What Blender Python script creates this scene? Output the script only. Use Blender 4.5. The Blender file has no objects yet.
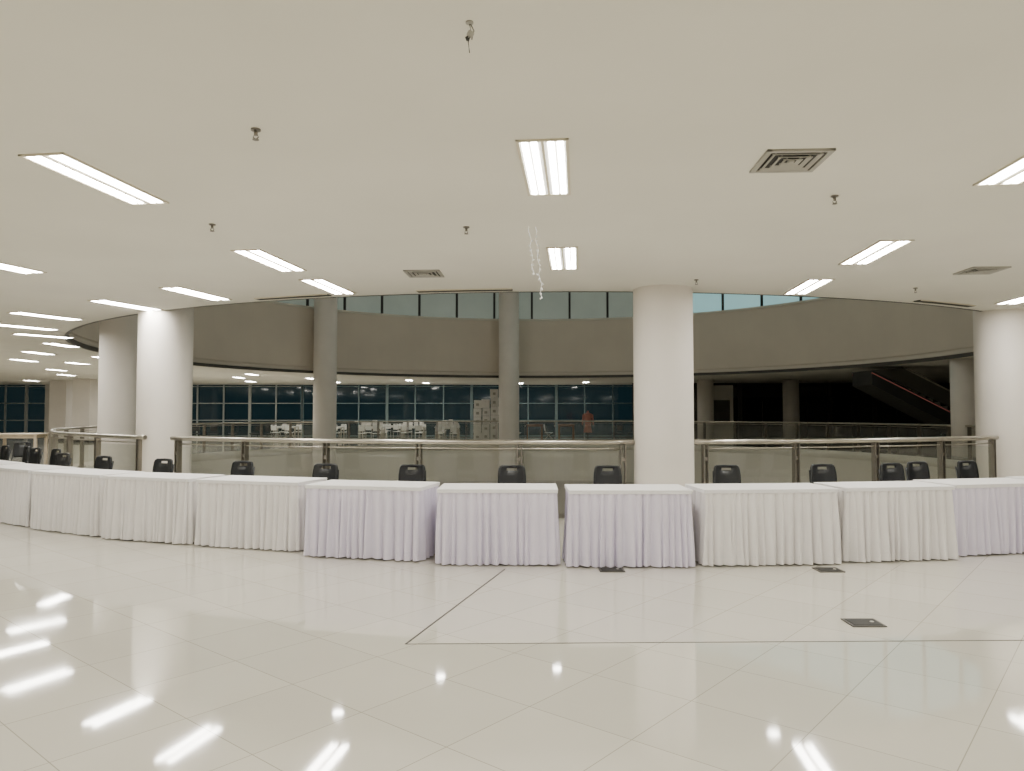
import bpy, bmesh, math, random
from mathutils import Vector, Matrix
random.seed(7)
S=bpy.context.scene
CX,CY,R=1.0,23.8,13.2
CH=3.25
# ---------------------------------------------------------------- materials
def mat(name,col,rough=.6,metal=0,noise=0,nscale=4,bump=0,bscale=40,emit=None,es=0,spec=.5):
    m=bpy.data.materials.new(name);m.use_nodes=True
    nt=m.node_tree;b=nt.nodes['Principled BSDF']
    b.inputs['Base Color'].default_value=col
    b.inputs['Roughness'].default_value=rough
    b.inputs['Metallic'].default_value=metal
    b.inputs['Specular IOR Level'].default_value=spec
    tc=nt.nodes.new('ShaderNodeTexCoord')
    if noise:
        n=nt.nodes.new('ShaderNodeTexNoise');n.inputs['Scale'].default_value=nscale
        n.inputs['Detail'].default_value=4
        r=nt.nodes.new('ShaderNodeValToRGB')
        r.color_ramp.elements[0].position=.3;r.color_ramp.elements[1].position=.7
        r.color_ramp.elements[0].color=tuple(c*(1-noise) for c in col[:3])+(1,)
        r.color_ramp.elements[1].color=tuple(min(1,c*(1+noise*.4)) for c in col[:3])+(1,)
        nt.links.new(tc.outputs['Object'],n.inputs['Vector'])
        nt.links.new(n.outputs['Fac'],r.inputs['Fac'])
        nt.links.new(r.outputs['Color'],b.inputs['Base Color'])
    if bump:
        n2=nt.nodes.new('ShaderNodeTexNoise');n2.inputs['Scale'].default_value=bscale
        bp=nt.nodes.new('ShaderNodeBump');bp.inputs['Strength'].default_value=bump
        bp.inputs['Distance'].default_value=.01
        nt.links.new(tc.outputs['Object'],n2.inputs['Vector'])
        nt.links.new(n2.outputs['Fac'],bp.inputs['Height'])
        nt.links.new(bp.outputs['Normal'],b.inputs['Normal'])
    if emit:
        b.inputs['Emission Color'].default_value=emit
        b.inputs['Emission Strength'].default_value=es
        if es<1: m.cycles.emission_sampling='NONE'
    return m
M={}
M['ceil']=mat('ceiling_paint',(.81,.785,.70,1),.85,noise=.05,nscale=.6,bump=.15,bscale=1.5)
M['col']=mat('column_paint',(.85,.80,.735,1),.6,noise=.05,nscale=1.5,bump=.05)
M['fascia']=mat('fascia_paint',(.74,.67,.57,1),.8,noise=.06,nscale=.5)
M['slab']=mat('slab_edge_paint',(.73,.70,.61,1),.6,noise=.06,nscale=.5)
M['wall']=mat('wall_paint',(.72,.69,.62,1),.8,noise=.05,nscale=.7)
M['white']=mat('cloth_white',(.83,.805,.79,1),.85,noise=.04,nscale=3,bump=.2,bscale=120,spec=.2)
M['lav']=mat('cloth_lavender',(.76,.715,.83,1),.85,noise=.04,nscale=3,bump=.2,bscale=120,spec=.2)
M['topc']=mat('cloth_top',(.87,.86,.86,1),.8,noise=.03,nscale=2,spec=.2)
M['steel']=mat('brushed_steel',(.52,.49,.43,1),.28,metal=1,noise=.1,nscale=8)
M['post']=mat('post_steel',(.30,.28,.24,1),.35,metal=.9,noise=.1,nscale=8)
M['black']=mat('black_plastic',(.008,.010,.012,1),.4,noise=.2,nscale=12)
M['slot']=mat('dark_slot',(.03,.03,.028,1),.7,noise=.2)
M['grey']=mat('vent_metal',(.40,.385,.34,1),.5,noise=.08)
M['framew']=mat('lamp_frame',(.72,.66,.52,1),.5,noise=.04)
M['refl']=mat('lamp_reflector',(.85,.85,.8,1),.3,noise=.03,emit=(1,.96,.86,1),es=.95)
M['tube']=mat('lamp_tube',(.9,.9,.9,1),.4,emit=(1,.962,.885,1),es=76)
M['dlamp']=mat('downlight_lens',(.9,.9,.9,1),.4,emit=(1,.96,.88,1),es=80)
M['dglass']=mat('night_glass',(.004,.012,.016,1),.06,noise=.3,nscale=.5,emit=(.15,.4,.5,1),es=.03)
M['sglass']=mat('shop_glass',(.006,.009,.011,1),.08,noise=.3,nscale=.5)
M['mull']=mat('mullion_alu',(.22,.30,.31,1),.4,metal=.1,noise=.05)
M['mullw']=mat('mullion_light',(.5,.52,.5,1),.5,noise=.05)
M['uglass']=mat('upper_glass',(.20,.23,.20,1),.15,noise=.15,nscale=.7,emit=(.5,.57,.48,1),es=.24)  # pane emission stands in for a lit room behind
M['uglass2']=mat('upper_glass_teal',(.2,.35,.36,1),.15,noise=.15,nscale=.7,emit=(.42,.75,.76,1),es=.6)  # teal panes, stronger emission in place of interior light
M['dark']=mat('dark_shopfront',(.035,.036,.036,1),.4,noise=.3,nscale=.8)
M['dark2']=mat('dark_panel',(.09,.085,.075,1),.5,noise=.3,nscale=.8)
M['wood']=mat('pale_wood',(.68,.58,.44,1),.5,noise=.2,nscale=6)
M['brown']=mat('brown_wood',(.28,.13,.06,1),.5,noise=.25,nscale=6)
M['coral']=mat('coral_paint',(.6,.27,.22,1),.5,noise=.1)
M['box']=mat('white_carton',(.8,.78,.74,1),.7,noise=.08)
M['wplast']=mat('white_plastic',(.87,.87,.86,1),.4,noise=.03)
M['line']=mat('joint_dark',(.07,.065,.055,1),.5,noise=.1)
M['red']=mat('red_strip',(.30,.08,.06,1),.5,noise=.05,emit=(1,.3,.25,1),es=.12)
M['brass']=mat('sprinkler_metal',(.25,.23,.2,1),.35,metal=.8,noise=.1)
def glass():
    m=bpy.data.materials.new('railing_glass');m.use_nodes=True
    nt=m.node_tree;nt.nodes.clear()
    o=nt.nodes.new('ShaderNodeOutputMaterial')
    t=nt.nodes.new('ShaderNodeBsdfTransparent');t.inputs['Color'].default_value=(.90,.92,.88,1)
    d=nt.nodes.new('ShaderNodeBsdfDiffuse');d.inputs['Color'].default_value=(.7,.69,.6,1)
    g=nt.nodes.new('ShaderNodeBsdfGlossy');g.inputs['Roughness'].default_value=.05
    n=nt.nodes.new('ShaderNodeTexNoise');n.inputs['Scale'].default_value=1.5
    mr=nt.nodes.new('ShaderNodeMapRange');mr.inputs['To Min'].default_value=.05;mr.inputs['To Max'].default_value=.11
    a=nt.nodes.new('ShaderNodeMixShader');b=nt.nodes.new('ShaderNodeMixShader');b.inputs[0].default_value=.07
    nt.links.new(n.outputs['Fac'],mr.inputs['Value']);nt.links.new(mr.outputs['Result'],a.inputs[0])
    nt.links.new(t.outputs[0],a.inputs[1]);nt.links.new(d.outputs[0],a.inputs[2])
    nt.links.new(a.outputs[0],b.inputs[1]);nt.links.new(g.outputs[0],b.inputs[2])
    nt.links.new(b.outputs[0],o.inputs[0]);return m
M['glass']=glass()
def floor_mat():
    m=bpy.data.materials.new('polished_tile');m.use_nodes=True
    nt=m.node_tree;b=nt.nodes['Principled BSDF'];L=nt.links.new
    tc=nt.nodes.new('ShaderNodeTexCoord');mp=nt.nodes.new('ShaderNodeMapping')
    mp.inputs['Rotation'].default_value=(0,0,math.radians(40))
    L(tc.outputs['Object'],mp.inputs['Vector'])
    br=nt.nodes.new('ShaderNodeTexBrick');br.offset=0
    br.inputs['Scale'].default_value=1;br.inputs['Brick Width'].default_value=.6;br.inputs['Row Height'].default_value=.6
    br.inputs['Mortar Size'].default_value=.003;br.inputs['Mortar Smooth'].default_value=.3
    br.inputs['Color1'].default_value=(.69,.66,.58,1);br.inputs['Color2'].default_value=(.64,.615,.54,1)
    br.inputs['Mortar'].default_value=(.40,.38,.32,1)
    L(mp.outputs[0],br.inputs['Vector'])
    n=nt.nodes.new('ShaderNodeTexNoise');n.inputs['Scale'].default_value=1.2;n.inputs['Detail'].default_value=6
    L(tc.outputs['Object'],n.inputs['Vector'])
    mx=nt.nodes.new('ShaderNodeMix');mx.data_type='RGBA';mx.blend_type='MULTIPLY'
    r=nt.nodes.new('ShaderNodeValToRGB');r.color_ramp.elements[0].color=(.9,.9,.88,1);r.color_ramp.elements[1].color=(1,1,1,1)
    L(n.outputs['Fac'],r.inputs['Fac']);mx.inputs[0].default_value=1
    L(br.outputs['Color'],mx.inputs[6]);L(r.outputs['Color'],mx.inputs[7])
    L(mx.outputs[2],b.inputs['Base Color'])
    mr=nt.nodes.new('ShaderNodeMapRange');mr.inputs['To Min'].default_value=.02;mr.inputs['To Max'].default_value=.075
    L(n.outputs['Fac'],mr.inputs['Value']);L(mr.outputs['Result'],b.inputs['Roughness'])
    b.inputs['IOR'].default_value=1.95
    return m
M['floor']=floor_mat()
# ---------------------------------------------------------------- builder
class B:
    def __init__(s): s.bm=bmesh.new(); s.mats=[]
    def mi(s,k):
        if k not in s.mats: s.mats.append(k)
        return s.mats.index(k)
    def face(s,vs,k,smooth=False):
        try:
            f=s.bm.faces.new(vs); f.material_index=s.mi(k); f.smooth=smooth; return f
        except ValueError: return None
    def box(s,c,d,k,rz=0,rx=0,ry=0,bev=0):
        t=bmesh.new();bmesh.ops.create_cube(t,size=1)
        bmesh.ops.scale(t,vec=d,verts=t.verts)
        if bev: bmesh.ops.bevel(t,geom=t.edges[:],offset=bev,segments=2,affect='EDGES',profile=.6)
        mx=Matrix.Translation(c)@Matrix.Rotation(rz,4,'Z')@Matrix.Rotation(ry,4,'Y')@Matrix.Rotation(rx,4,'X')
        bmesh.ops.transform(t,matrix=mx,verts=t.verts); s.merge(t,k)
    def merge(s,t,k,smooth=False):
        mp={v:s.bm.verts.new(v.co) for v in t.verts}
        for f in t.faces: s.face([mp[v] for v in f.verts],k,smooth or f.smooth)
        t.free()
    def cyl(s,p,q,r,k,n=16,r2=None,cap=True):
        p=Vector(p);q=Vector(q);d=q-p;r2=r if r2 is None else r2
        z=d.normalized();a=z.orthogonal().normalized();b=z.cross(a)
        A=[s.bm.verts.new(p+(a*math.cos(2*math.pi*i/n)+b*math.sin(2*math.pi*i/n))*r) for i in range(n)]
        C=[s.bm.verts.new(q+(a*math.cos(2*math.pi*i/n)+b*math.sin(2*math.pi*i/n))*r2) for i in range(n)]
        for i in range(n): s.face([A[i],A[(i+1)%n],C[(i+1)%n],C[i]],k,True)
        if cap: s.face(A[::-1],k); s.face(C,k)
    def tube(s,pts,r,k,n=8):
        pts=[Vector(p) for p in pts];rings=[]
        for i,p in enumerate(pts):
            d=(pts[min(i+1,len(pts)-1)]-pts[max(i-1,0)]).normalized()
            a=d.cross(Vector((0,0,1)));a=a.normalized() if a.length>1e-3 else Vector((1,0,0))
            b=a.cross(d).normalized()
            rings.append([s.bm.verts.new(p+(a*math.cos(2*math.pi*j/n)+b*math.sin(2*math.pi*j/n))*r) for j in range(n)])
        for i in range(len(rings)-1):
            for j in range(n): s.face([rings[i][j],rings[i][(j+1)%n],rings[i+1][(j+1)%n],rings[i+1][j]],k,True)
        s.face(rings[0][::-1],k);s.face(rings[-1],k)
    def prism(s,pts,y0,y1,k):
        A=[s.bm.verts.new((x,y0,z)) for x,z in pts];C=[s.bm.verts.new((x,y1,z)) for x,z in pts];n=len(pts)
        s.face(A,k);s.face(C[::-1],k)
        for i in range(n): s.face([A[i],C[i],C[(i+1)%n],A[(i+1)%n]],k)
    def mesh(s,name):
        me=bpy.data.meshes.new(name);bmesh.ops.recalc_face_normals(s.bm,faces=s.bm.faces);s.bm.to_mesh(me);s.bm.free()
        for k in s.mats: me.materials.append(M[k])
        return me
    def obj(s,name,loc=(0,0,0),rz=0,parent=None):
        return inst(name,s.mesh(name),loc,rz,parent)
def inst(name,me,loc=(0,0,0),rz=0,parent=None):
    o=bpy.data.objects.new(name,me);S.collection.objects.link(o)
    o.location=loc;o.rotation_euler=(0,0,rz)
    if parent: o.parent=parent
    return o
# ---------------------------------------------------------------- shell
X0,X1,Y0,Y1=-34,34,-8,46
def ring_plate(name,z,thick,k,edgek):
    b=B();angs=[2*math.pi*i/160 for i in range(160)]
    for cx,cy in((X0,Y0),(X1,Y0),(X1,Y1),(X0,Y1)): angs.append(math.atan2(cy-CY,cx-CX)%(2*math.pi))
    angs=sorted(set(angs));n=len(angs)
    def outer(a):
        c,s_=math.cos(a),math.sin(a);t=1e9
        if c>1e-9:t=min(t,(X1-CX)/c)
        if c<-1e-9:t=min(t,(X0-CX)/c)
        if s_>1e-9:t=min(t,(Y1-CY)/s_)
        if s_<-1e-9:t=min(t,(Y0-CY)/s_)
        return CX+c*t,CY+s_*t
    def lay(z):
        return [b.bm.verts.new((CX+R*math.cos(a),CY+R*math.sin(a),z)) for a in angs],[b.bm.verts.new((*outer(a),z)) for a in angs]
    i0,o0=lay(z);i1,o1=lay(z+thick)
    for i in range(n):
        j=(i+1)%n
        b.face([i0[i],i0[j],o0[j],o0[i]],k);b.face([i1[i],o1[i],o1[j],i1[j]],k)
        b.face([i0[i],i1[i],i1[j],i0[j]],edgek,True);b.face([o0[i],o0[j],o1[j],o1[i]],k)
    return b.obj(name)
ring_plate('floor',-.3,.3,'floor','slab')
ring_plate('ceiling',CH,.3,'ceil','fascia')
def cylband(name,r0,r1,z0,z1,k,n=160):
    b=B();L=[]
    for r,z in((r0,z0),(r0,z1),(r1,z1),(r1,z0)):
        L.append([b.bm.verts.new((CX+r*math.cos(2*math.pi*i/n),CY+r*math.sin(2*math.pi*i/n),z)) for i in range(n)])
    for q in range(4):
        P,Q=L[q],L[(q+1)%4]
        for i in range(n): b.face([P[i],P[(i+1)%n],Q[(i+1)%n],Q[i]],k,False)
    return b.obj(name)
cylband('trim_1',R-.02,R+.25,CH+.3,6.1,'fascia')
cylband('trim_2',R-.06,R+.25,6.1,6.2,'slab')
cylband('trim_3',R-.02,R+.3,-1.8,-.3,'slab')
cylband('trim_5',R-.05,R+.02,CH-.0,CH+.12,'dark2')
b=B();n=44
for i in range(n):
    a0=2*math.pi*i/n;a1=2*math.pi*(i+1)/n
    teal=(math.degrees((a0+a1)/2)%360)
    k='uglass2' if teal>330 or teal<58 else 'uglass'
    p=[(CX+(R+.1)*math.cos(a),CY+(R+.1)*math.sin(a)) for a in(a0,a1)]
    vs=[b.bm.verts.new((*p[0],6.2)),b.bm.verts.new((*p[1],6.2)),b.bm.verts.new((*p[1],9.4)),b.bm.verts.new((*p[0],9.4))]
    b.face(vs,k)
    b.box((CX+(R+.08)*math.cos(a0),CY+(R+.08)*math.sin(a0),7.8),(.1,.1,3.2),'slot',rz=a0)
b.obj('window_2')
def disc(name,r,z,k,n=96,t=.2):
    b=B();b.cyl((CX,CY,z),(CX,CY,z+t),r,k,n);return b.obj(name)
disc('ceiling_atrium',R+.6,9.4,'wall')
disc('floor_lower',19,-6.2,'floor')
cylband('wall_lower',18.6,18.9,-6,-1.8,'wall')
cylband('ceiling_lower',R,18.9,-1.85,-1.8,'ceil')
b=B();b.box((0,Y0-.1,CH/2),(68.4,.2,CH),'wall');b.obj('wall_front')
b=B();b.box((X0-.1,19,CH/2),(.2,54,CH),'wall');b.obj('wall_left')
b=B();b.box((X1+.1,19,CH/2),(.2,54,CH),'wall');b.obj('wall_right')
def curtain(name,x0,x1,y,step,mk):
    b=B();b.box(((x0+x1)/2,y+.05,CH/2),(x1-x0,.06,CH),'dglass')
    n=max(1,round((x1-x0)/step))
    for i in range(n+1):
        b.box((x0+(x1-x0)*i/n,y-.03,CH/2),(.07 if i%3 else .16,.12,CH),mk)
    for z in(.08,1.05,2.1,CH-.1): b.box(((x0+x1)/2,y-.02,z),(x1-x0,.08,.05),mk)
    return b.obj(name)
curtain('window_1',-34,-28.8,Y1-.1,1.3,'mullw')
curtain('window_4',-26,-13,Y1-.1,1.7,'mullw')
curtain('window_3',-13,8,Y1-.1,1.7,'mull')
b=B();b.box((0,Y1+.1,CH/2),(68.4,.2,CH),'wall');b.box((-27.4,Y1-.2,CH/2),(2.8,.4,CH),'wall')
b.obj('wall_back')
b=B();b.box((0,0,CH/2),(.9,.9,CH),'col',bev=.02);b.box((0,0,.06),(.96,.96,.12),'slot')
pm=b.mesh('square_pillar')
for x,y in((-24.3,40),(-22,38.2)): inst('square_pillar',pm,(x,y,0))
b=B()
b.box((20,0,CH/2),(26,.1,CH-.02),'dark')
x=8.0
for i in range(10):
    w=2.6
    b.box((x+w/2,-.1,1.25),(w-.25,.05,2.3),'sglass')
    b.box((x,-.12,CH/2),(.22,.2,CH-.02),'dark2')
    b.box((x+w/2,-.12,2.75),(w-.3,.1,.55),'dark2' if i%2 else 'dark')
    b.box((x+w/2,-.14,1.1),(.05,.06,2.2),'dark2')
    x+=w
b.obj('shopfront',(0,43,0))
b=B();b.box((0,0,1.5),(1.5,.5,3.0),'wall');b.box((0,-.27,1.6),(1.1,.04,1.2),'dark2');b.obj('information_board',(11.2,40.2,0))
# ---------------------------------------------------------------- columns
def column(x,y,r,z0,z1):
    b=B();b.cyl((0,0,z0),(0,0,z1),r,'col',48)
    if z0==0: b.cyl((0,0,0),(0,0,.10),r+.012,'grey',48)
    return b.obj('round_column',(x,y,0))
column(2.14,10.45,.415,-6,9.4)
column(-6.08,12.95,.445,-6,9.4)
column(-8.5,16,.40,-6,9.4)
column(8.55,12.8,.46,-6,9.4)
column(-.15,36.3,.50,-6,9.4)
column(-8.2,32.4,.50,-6,9.4)
column(14.65,23.9,.42,0,CH)
column(10.2,39,.42,0,CH)
column(14.9,39.5,.42,0,CH)
column(22,36,.42,0,CH)
# ---------------------------------------------------------------- railing
RR=13.42
def ang(x,y): return math.atan2(y-CY,x-CX)
cuts=sorted([(ang(2.14,10.45),.43),(ang(-5.85,12.28),.36),(ang(8.5,12.75),.48),(ang(14.65,23.9),.40)])
b=B()
P=lambda a,r,z:(CX+r*math.cos(a),CY+r*math.sin(a),z)
for i,(a,hw) in enumerate(cuts):
    a2,hw2=cuts[(i+1)%len(cuts)]
    if i==len(cuts)-1:a2+=2*math.pi
    s0=a+hw/RR+.012;s1=a2-hw2/RR-.012
    L=(s1-s0)*RR;n=max(1,round(L/1.5))
    m=max(4,int(L/.3))
    b.tube([P(s0-.012+(s1-s0+.024)*j/m,RR,1.09) for j in range(m+1)],.038,'steel',10)
    b.tube([P(s0+(s1-s0)*j/m,RR,1.0) for j in range(m+1)],.012,'steel',6)
    for j in range(n+1):
        t=s0+(s1-s0)*j/n
        for o in(-.03,.03):
            b.box((CX+RR*math.cos(t)-o*math.sin(t),CY+RR*math.sin(t)+o*math.cos(t),.53),(.09,.014,1.06),'post',rz=t)
        b.box((*P(t,RR,.03)[:2],.012),(.16,.14,.024),'post',rz=t)
        b.box((*P(t,RR,.85)[:2],.85),(.05,.07,.05),'steel',rz=t)
        b.box((*P(t,RR,.25)[:2],.25),(.05,.07,.05),'steel',rz=t)
        if j<n:
            t2=s0+(s1-s0)*(j+1)/n;e=.06/RR
            pr=None
            for q in range(5):
                u=t+e+(t2-t-2*e)*q/4
                cur=(b.bm.verts.new(P(u,RR,.1)),b.bm.verts.new(P(u,RR,.96)))
                if pr: b.face([pr[0],cur[0],cur[1],pr[1]],'glass',True)
                pr=cur
b.obj('glass_railing')
# ---------------------------------------------------------------- ceiling fixtures
b=B()
W,L_=.34,1.2
for sx in(-1,1): b.box((sx*(W/2-.01),0,-.006),(.02,L_,.012),'framew')
for sy in(-1,1): b.box((0,sy*(L_/2-.01),-.006),(W,.02,.012),'framew')
b.box((0,0,-.003),(W-.03,L_-.03,.004),'refl')
b.box((0,0,-.007),(.018,L_-.04,.010),'framew')
for x in(-.115,-.055,.055,.115):
    h=.02
    vs=[b.bm.verts.new(v) for v in((x-h,-.565,-.009),(x-h,.565,-.009),(x+h,.565,-.009),(x+h,-.565,-.009))]
    b.face(vs,'tube')
tm=b.mesh('fluorescent_light')
lights=[(.245,5.26),(.58,8.33),(-3.10,5.52),(-2.77,8.45),(-2.54,10.2),(-4.62,10.8),(-6.25,11.95),(-6.1,8.6),
(-8.4,13.3),(-9.9,15),(-10.6,16.7),(-11.6,19),(-13.8,21.5),(-15.3,26),(-16.2,24.5),(-12.9,23.4),(-17.5,19),(-12,12.5),(-14,9),
(3.95,8.02),(4.1,10.2),(3.65,5.0),(7.85,11.2),(7.3,8.2),(7.5,4.8),(11,9.5),(14,13),
(.2,1.8),(-3.4,1.8),(3.8,1.8),(-7,2),(-7,5.5),(-11,5),(-3.4,-2),(.2,-2),(3.8,-2),(7.5,1.5),(11,5),(-7.2,-2),(7.5,-2.5),(.2,-5.5),  # out-of-view fixtures continuing the grid, added for lighting
(-13.2,29.5),(-14.4,31.5),(-11.8,33.5),(-16,34),(-13.5,36.5),(-10.2,37.5),(-18.5,30),(-20.5,34),(-18,38),(-21,26),(-14.5,41),(-10,42),(-5.5,39.5),(-5,43),(0.5,43.5),(4.2,42),(-22,42),(-27,33),(-26,40)]
for x,y in lights:
    rz=0
    if y<18: rz=-.09 if x>-1 else -math.atan2(CX-x,max(CY-y,6))*.6
    inst('fluorescent_light',tm,(x,y,CH),rz)
b=B();b.cyl((0,0,0),(0,0,-.08),.22,'framew',20);b.cyl((0,0,-.082),(0,0,-.083),.19,'dlamp',10)
am=b.mesh('downlight')
for i in range(10):
    a=2*math.pi*i/10+.2;inst('downlight',am,(CX+8*math.cos(a),CY+8*math.sin(a),9.4))
for i in range(8):
    a=2*math.pi*i/8+.1;inst('downlight',am,(CX+16*math.cos(a),CY+16*math.sin(a),-1.85))  # unseen ring under the slab, added to light the lower level
b=B()
for sx in(-1,1): b.box((sx*.205,0,-.008),(.035,.445,.016),'grey');
for sy in(-1,1): b.box((0,sy*.205,-.008),(.445,.035,.016),'grey')
b.box((0,0,-.003),(.40,.40,.006),'slot')
for s_ in(.31,.20,.10):
    for sx in(-1,1):
        b.box((sx*s_/2,0,-.012),(.028,s_+.026,.006),'grey',ry=sx*.5)
        b.box((0,sx*s_/2,-.012),(s_+.026,.028,.006),'grey',rx=-sx*.5)
b.box((0,0,-.012),(.04,.04,.01),'grey')
vm=b.mesh('air_vent')
for x,y in((1.93,5.06),(-1.1,9.2),(5.75,9.0)): inst('air_vent',vm,(x,y,CH),-.05)
def slotd(a0,a1,r):
    b=B();m=8
    pts=[(CX+r*math.cos(a0+(a1-a0)*i/m),CY+r*math.sin(a0+(a1-a0)*i/m)) for i in range(m+1)]
    for i in range(m):
        (x0,y0),(x1,y1)=pts[i],pts[i+1]
        l=math.hypot(x1-x0,y1-y0);rz=math.atan2(y1-y0,x1-x0)
        b.box(((x0+x1)/2,(y0+y1)/2,CH-.008),(l+.01,.12,.016),'slot',rz=rz)
        for o in(-.07,.07):
            b.box(((x0+x1)/2-math.sin(rz)*o,(y0+y1)/2+math.cos(rz)*o,CH-.008),(l+.01,.015,.016),'framew',rz=rz)
    b.obj('slot_diffuser')
for x0,x1 in((-1.35,0.0),(-3.9,-2.7),(6.3,7.5)):
    r=13.45
    slotd(math.atan2(-math.sqrt(r*r-(x0-CX)**2),x0-CX),math.atan2(-math.sqrt(r*r-(x1-CX)**2),x1-CX),r)
b=B();b.cyl((0,0,0),(0,0,-.01),.03,'brass',16);b.cyl((0,0,-.01),(0,0,-.04),.011,'brass',10)
b.cyl((0,0,-.065),(0,0,-.068),.02,'brass',16);b.tube([(-.009,0,-.035),(-.016,0,-.05),(-.003,0,-.065)],.004,'brass',6)
b.tube([(.009,0,-.035),(.016,0,-.05),(.003,0,-.065)],.004,'brass',6)
sm=b.mesh('ceiling_sprinkler')
for x,y in((-1.58,4.5),(-2.78,6.8),(-.43,6.9),(2.60,5.9),(2.42,9.65),(5.65,10.3)): inst('ceiling_sprinkler',sm,(x,y,CH))
b=B();b.cyl((0,0,0),(0,0,-.006),.018,'grey',14)
b.tube([(0,0,-.01),(.008,0,-.05),(-.006,.0,-.09),(0,0,-.14)],.0025,'slot',6)
b.tube([(.005,0,-.01),(.02,0,-.04),(.01,.0,-.08)],.0025,'line',6)
b.box((.004,0,-.055),(.028,.02,.025),'grey',ry=.5,bev=.004);b.box((-.010,0,-.075),(.014,.012,.016),'slot',ry=-.4)
b.obj('dangling_wire_fitting',(-.19,3.25,CH))
b=B();rnd=random.Random(5)
for x0,n0 in((0,16),(-.06,11)):
    pts=[(x0+.010*math.sin(i*1.7+x0*50)+.004*i,x0*.3,-.045*i) for i in range(n0)]
    b.tube(pts,.002,'refl',5)
    for i in range(2,n0):
        x,y,z=pts[i];b.box((x+rnd.uniform(-.014,.014),y,z),(.014,.008,.024),'wplast',ry=rnd.uniform(-1,1),bev=.003)
b.obj('hanging_string',(.22,6.9,CH))
# ---------------------------------------------------------------- skirted tables
def pleats(perim,rnd):
    c=[];s=0
    while s<perim-.05:
        w=rnd.uniform(.045,.12);c.append((s,w,rnd.uniform(.6,1.3)));s+=w
    k=perim/s;return [(a*k,w*k,h) for a,w,h in c]
def make_table(FL,FR,key,seed):
    rnd=random.Random(seed)
    FL=Vector(FL);FR=Vector(FR);d=FR-FL;w=d.length-.06;dep=.60;rz=math.atan2(d.y,d.x)
    c=(FL+FR)/2;b=B()
    hw,hd,cr=w/2,dep/2,.035
    def path(s):
        sides=[((-hw+cr,-hd),(1,0),2*(hw-cr),(0,-1)),((hw,-hd+cr),(0,1),2*(hd-cr),(1,0)),((hw-cr,hd),(-1,0),2*(hw-cr),(0,1)),((-hw,hd-cr),(0,-1),2*(hd-cr),(-1,0))]
        cs=[(hw-cr,-hd+cr),(hw-cr,hd-cr),(-hw+cr,hd-cr),(-hw+cr,-hd+cr)]
        q=math.pi/2*cr
        for i,(p,t,l,nn) in enumerate(sides):
            if s<=l: return (p[0]+t[0]*s,p[1]+t[1]*s),nn
            s-=l
            if s<=q:
                a=-math.pi/2+i*math.pi/2+s/cr
                return (cs[i][0]+cr*math.cos(a),cs[i][1]+cr*math.sin(a)),(math.cos(a),math.sin(a))
            s-=q
        return (-hw+cr,-hd),(0,-1)
    per=4*(hw-cr)+4*(hd-cr)+2*math.pi*cr
    pl=pleats(per,rnd);rows=10;zt,zb=.738,.008
    cols=[]
    for (s0,pw,h) in pl:
        lean=rnd.uniform(-.03,.03);hb=rnd.uniform(0,.010);depth=rnd.uniform(.75,1.2)
        for j in range(12):
            u=j/12;prof=math.sin(math.pi*u)**1.0
            (px,py),(nx,ny)=path((s0+pw*u)%per)
            col=[]
            for r in range(rows+1):
                t=r/rows;z=zt+(zb+hb-zt)*t
                A=(.016+.060*t**.6)*h*depth*min(1,pw/.075)
                off=-.006+A*(prof-.7)+.018*t+.006*math.sin(t*5+s0*9)*t
                tx,ty=-ny,nx
                col.append(b.bm.verts.new((px+nx*off+tx*lean*t*(prof),py+ny*off+ty*lean*t*prof,z)))
            cols.append(col)
    n=len(cols)
    for i in range(n):
        A_,C_=cols[i],cols[(i+1)%n]
        for r in range(rows): b.face([A_[r],A_[r+1],C_[r+1],C_[r]],key,True)
    b.box((0,0,.741),(w+.015,dep+.015,.018),'topc',bev=.006)
    b.box((0,0,.722),(w+.010,dep+.010,.022),'topc',bev=.004)
    b.box((0,0,.70),(w-.12,dep-.12,.02),'wood')
    for sx in(-1,1):
        for sy in(-1,1): b.cyl((sx*(hw-.13),sy*(hd-.13),0),(sx*(hw-.13),sy*(hd-.13),.69),.014,'steel',10)
    nrm=Vector((-d.y,d.x)).normalized()
    cc=c+nrm*(hd+.03)
    return b.obj('skirted_table',(cc.x,cc.y,0),rz)
T=[((-8.85,11.6),(-7.72,10.68),'white'),((-7.62,10.55),(-6.36,9.74),'white'),((-6.28,9.62),(-4.98,8.95),'white'),((-4.92,8.86),(-3.68,8.44),'white'),
((-3.60,8.38),(-2.30,8.0),'white'),((-2.20,7.76),(-.90,7.47),'lav'),((-.765,7.31),(.475,7.28),'lav'),((.53,7.2),(1.78,7.2),'lav'),
((1.86,7.24),(3.27,7.35),'white'),((3.34,7.42),(4.57,7.60),'white'),((4.63,7.74),(5.90,8.02),'lav'),((6.0,8.15),(7.2,8.55),'white')]
for i,(a,c,k) in enumerate(T): make_table(a,c,k,100+i)
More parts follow.
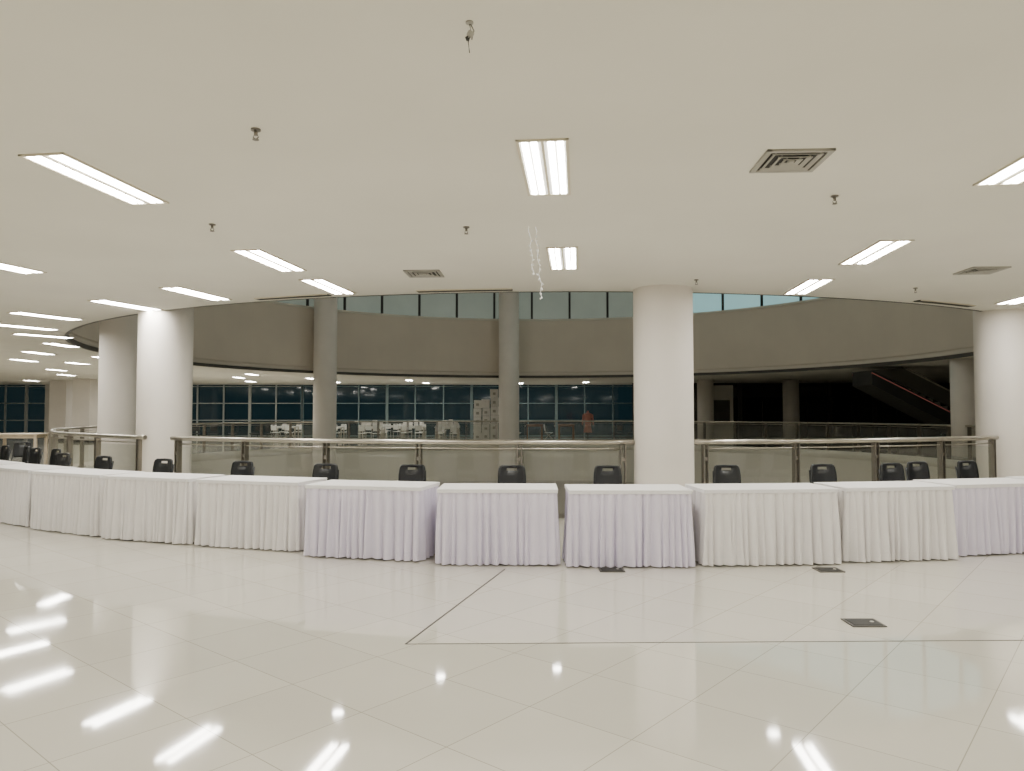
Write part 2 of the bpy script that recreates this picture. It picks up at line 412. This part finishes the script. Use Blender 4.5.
# ---------------------------------------------------------------- chairs
def chair_mesh(key='black',fk='black'):
    b=B()
    t=bmesh.new();rows=[(.56,.145),(.60,.16),(.68,.167),(.76,.167),(.82,.160),(.85,.155),(.872,.145),(.885,.12)]
    nx=10;g=[]
    for z,h in rows:
        g.append([t.verts.new(((-1+2*i/nx)*h,.19+.12*(z-.5)+.03*(1-(-1+2*i/nx)**2),z)) for i in range(nx+1)])
    for r in range(len(rows)-1):
        for i in range(nx):
            if r==4 and 3<=i<=6: continue
            t.faces.new([g[r][i],g[r][i+1],g[r+1][i+1],g[r+1][i]])
    bmesh.ops.recalc_face_normals(t,faces=t.faces)
    bmesh.ops.solidify(t,geom=t.faces[:],thickness=.022)
    b.merge(t,key,True)
    b.box((0,-.02,.445),(.39,.40,.035),key,bev=.014)
    for sx in(-1,1):
        b.tube([(sx*.15,.255,.81),(sx*.165,.2,.6),(sx*.19,.12,.44),(sx*.2,-.12,.2),(sx*.205,-.26,.011)],.011,fk)
        b.tube([(sx*.175,-.17,.43),(sx*.18,.0,.3),(sx*.185,.16,.12),(sx*.19,.25,.011)],.011,fk)
    b.cyl((-.2,-.19,.13),(.2,-.19,.13),.009,fk,8);b.cyl((-.185,.2,.07),(.185,.2,.07),.009,fk,8)
    b.cyl((-.18,-.15,.42),(.18,-.15,.42),.009,fk,8)
    return b.mesh('folding_chair')
cm=chair_mesh()
chairs=[(-4.78,9.8,-.35),(-3.52,9.3,-.3),(-2.31,8.80,-.2),(-1.21,8.62,-.1),(.01,8.5,.05),(1.12,8.46,0),(2.55,8.55,.05),(3.76,8.7,.1),
(4.71,8.9,.2),(5.2,9.2,.25),(5.93,9.35,.3),(-5.95,10.45,-.4),(-7.0,11.2,-.5),
(-7.95,12.55,-.6),(-8.55,12.95,-.5),(-9.1,13.5,-.8),(-9.55,12.7,-.4),(-9.75,13.9,-.6),(-10.3,13.1,-.9),(-10.4,14.4,.3),(-10.3,15.6,.6)]
for x,y,r in chairs: inst('folding_chair',cm,(x,y,0),r)
# ---------------------------------------------------------------- far furniture
def simple_table(name,w,d,h,key,leg):
    b=B();b.box((0,0,h-.02),(w,d,.04),key,bev=.008);b.box((0,0,h-.08),(w-.12,d-.12,.07),key)
    for sx in(-1,1):
        for sy in(-1,1): b.box((sx*(w/2-.07),sy*(d/2-.07),(h-.04)/2),(.06,.06,h-.04),leg)
    return b.mesh(name)
wt=simple_table('wooden_table',1.1,.7,1.0,'wood','wood')
inst('wooden_table',wt,(-12.15,18.3,0),.15);inst('wooden_table',wt,(-14.2,27.8,0))
wc=chair_mesh('wplast','steel');wc.name='cafe_chair'
ct=simple_table('cafe_table',1.3,.8,.78,'wplast','steel')
for x,y in((-7.4,39.2),(-5.4,40.6),(-3.4,38.9),(-9.8,40.3),(-7.0,43.2),(-3.7,43),(-12.5,41)):
    inst('cafe_table',ct,(x,y,0))
    for dx,dy,r in((-.4,.85,0),(.4,.85,0),(-.35,-.85,math.pi),(.4,-.85,math.pi)):
        inst('cafe_chair',wc,(x+dx,y+dy,0),r)
b=B();rnd=random.Random(8)
for i in range(4):
    h=rnd.uniform(.2,.34);b.box((-.45+.3*i,rnd.uniform(-.1,.1),h/2),(.22,.2,h),'box',rz=rnd.uniform(-.2,.2),bev=.004)
cb=b.mesh('table_cartons')
for x,y in((-5.4,40.6),(-3.4,38.9),(-3.7,43),(-7.4,39.2)): inst('table_cartons',cb,(x,y,.781))
bt=simple_table('brown_table',.9,.7,.9,'brown','brown')
for x,y in((1.2,39.3),(2.9,39.6)):inst('brown_table',bt,(x,y,0));inst('cafe_chair',wc,(x-.95,y+.1,0),1.4)
for x,y in((-14.3,38),(-13.3,38.3),(-12.4,38),(-15.5,38.4),(-16.3,38.1),(5.6,39.4),(6.4,39.6)): inst('folding_chair',cm,(x,y,0),random.uniform(-3,3))
b=B();rnd=random.Random(3)
for c_ in range(3):
    z=0
    for l in range(5 if c_!=2 else 6):
        h=rnd.uniform(.38,.5);
        b.box((c_*.46+rnd.uniform(-.02,.02),rnd.uniform(-.04,.04),z+h/2),(.43,.45,h-.01),'box',rz=rnd.uniform(-.05,.05),bev=.005)
        b.box((c_*.46,-.24,z+h*.45),(.16,.02,h*.3),'grey')
        z+=h
b.obj('carton_stack',(-1.9,41.0,0))
b=B();b.cyl((0,0,0),(0,0,.04),.28,'slot',24);b.cyl((0,0,.04),(0,0,.8),.03,'slot',10)
b.cyl((0,0,.8),(0,0,1.15),.16,'coral',16,r2=.2);b.cyl((0,0,1.15),(0,0,1.45),.2,'coral',16,r2=.23)
b.cyl((0,0,1.45),(0,0,1.52),.23,'coral',16,r2=.06);b.cyl((0,0,1.52),(0,0,1.62),.05,'coral',12)
b.cyl((.24,0,1.42),(.3,0,.85),.05,'coral',10,r2=.035);b.cyl((-.24,0,1.42),(-.3,0,.85),.05,'coral',10,r2=.035)
b.cyl((0,0,.45),(0,0,.85),.24,'coral',16,r2=.16)
b.obj('display_mannequin',(4.1,40,0))
b=B()
run=5.4;rise=3.1
b.prism([(0,0),(.9,0),(.9,.12),(.2,.12),(-run,rise),(-run,rise-.55),(-.5,-.0)],-.8,.8,'dark')
for sy in(-.72,.72):
    b.prism([(.9,.14),(.9,.95),(.1,1.0),(-run+1.2,rise+.1),(-run,rise-.0)],sy-.02,sy+.02,'dark2')
    b.tube([(1.0,sy,.5),(1.05,sy,.8),(.85,sy,1.0),(.1,sy,1.02),(-run+1.3,sy,rise+.05)],.04,'post',8)
    b.tube([(.9,sy*1.08,.16),(.2,sy*1.08,.16),(-run,sy*1.08,rise-.1)],.03,'red',6)
for i in range(20):
    t=i/20;b.box((.1-t*run,0,.16+t*(rise-.1)),(.28,1.1,.2),'grey')
b.obj('escalator',(18.8,28.3,0))
# ---------------------------------------------------------------- floor details
def strip(name,p,q,w):
    p=Vector(p);q=Vector(q);d=q-p;b=B()
    b.box((0,0,.0015),(d.length,w,.003),'line');c=(p+q)/2
    b.obj(name,(c.x,c.y,0),math.atan2(d.y,d.x))
strip('trim_6',(-.07,7.16),(-.69,4.86),.012)
strip('trim_7',(-.69,4.86),(9,5.05),.004)
b=B();b.box((0,0,.004),(.24,.2,.008),'line',bev=.002);b.box((0,0,.009),(.2,.16,.004),'slot');b.cyl((.06,0,.01),(.06,0,.014),.015,'grey',12)
fm=b.mesh('floor_outlet')
for x,y in((2.51,5.34),(.95,7.13),(3.02,7.12)): inst('floor_outlet',fm,(x,y,0))
w=bpy.data.worlds.new('night');S.world=w;w.use_nodes=True
w.node_tree.nodes['Background'].inputs[0].default_value=(.01,.013,.02,1)
cam=bpy.data.cameras.new('camera');co=bpy.data.objects.new('camera',cam);S.collection.objects.link(co)
co.location=(0,0,1.5);co.rotation_euler=(math.radians(92.13),0,0);cam.lens=26.0;cam.sensor_width=36;cam.clip_end=200
S.camera=co
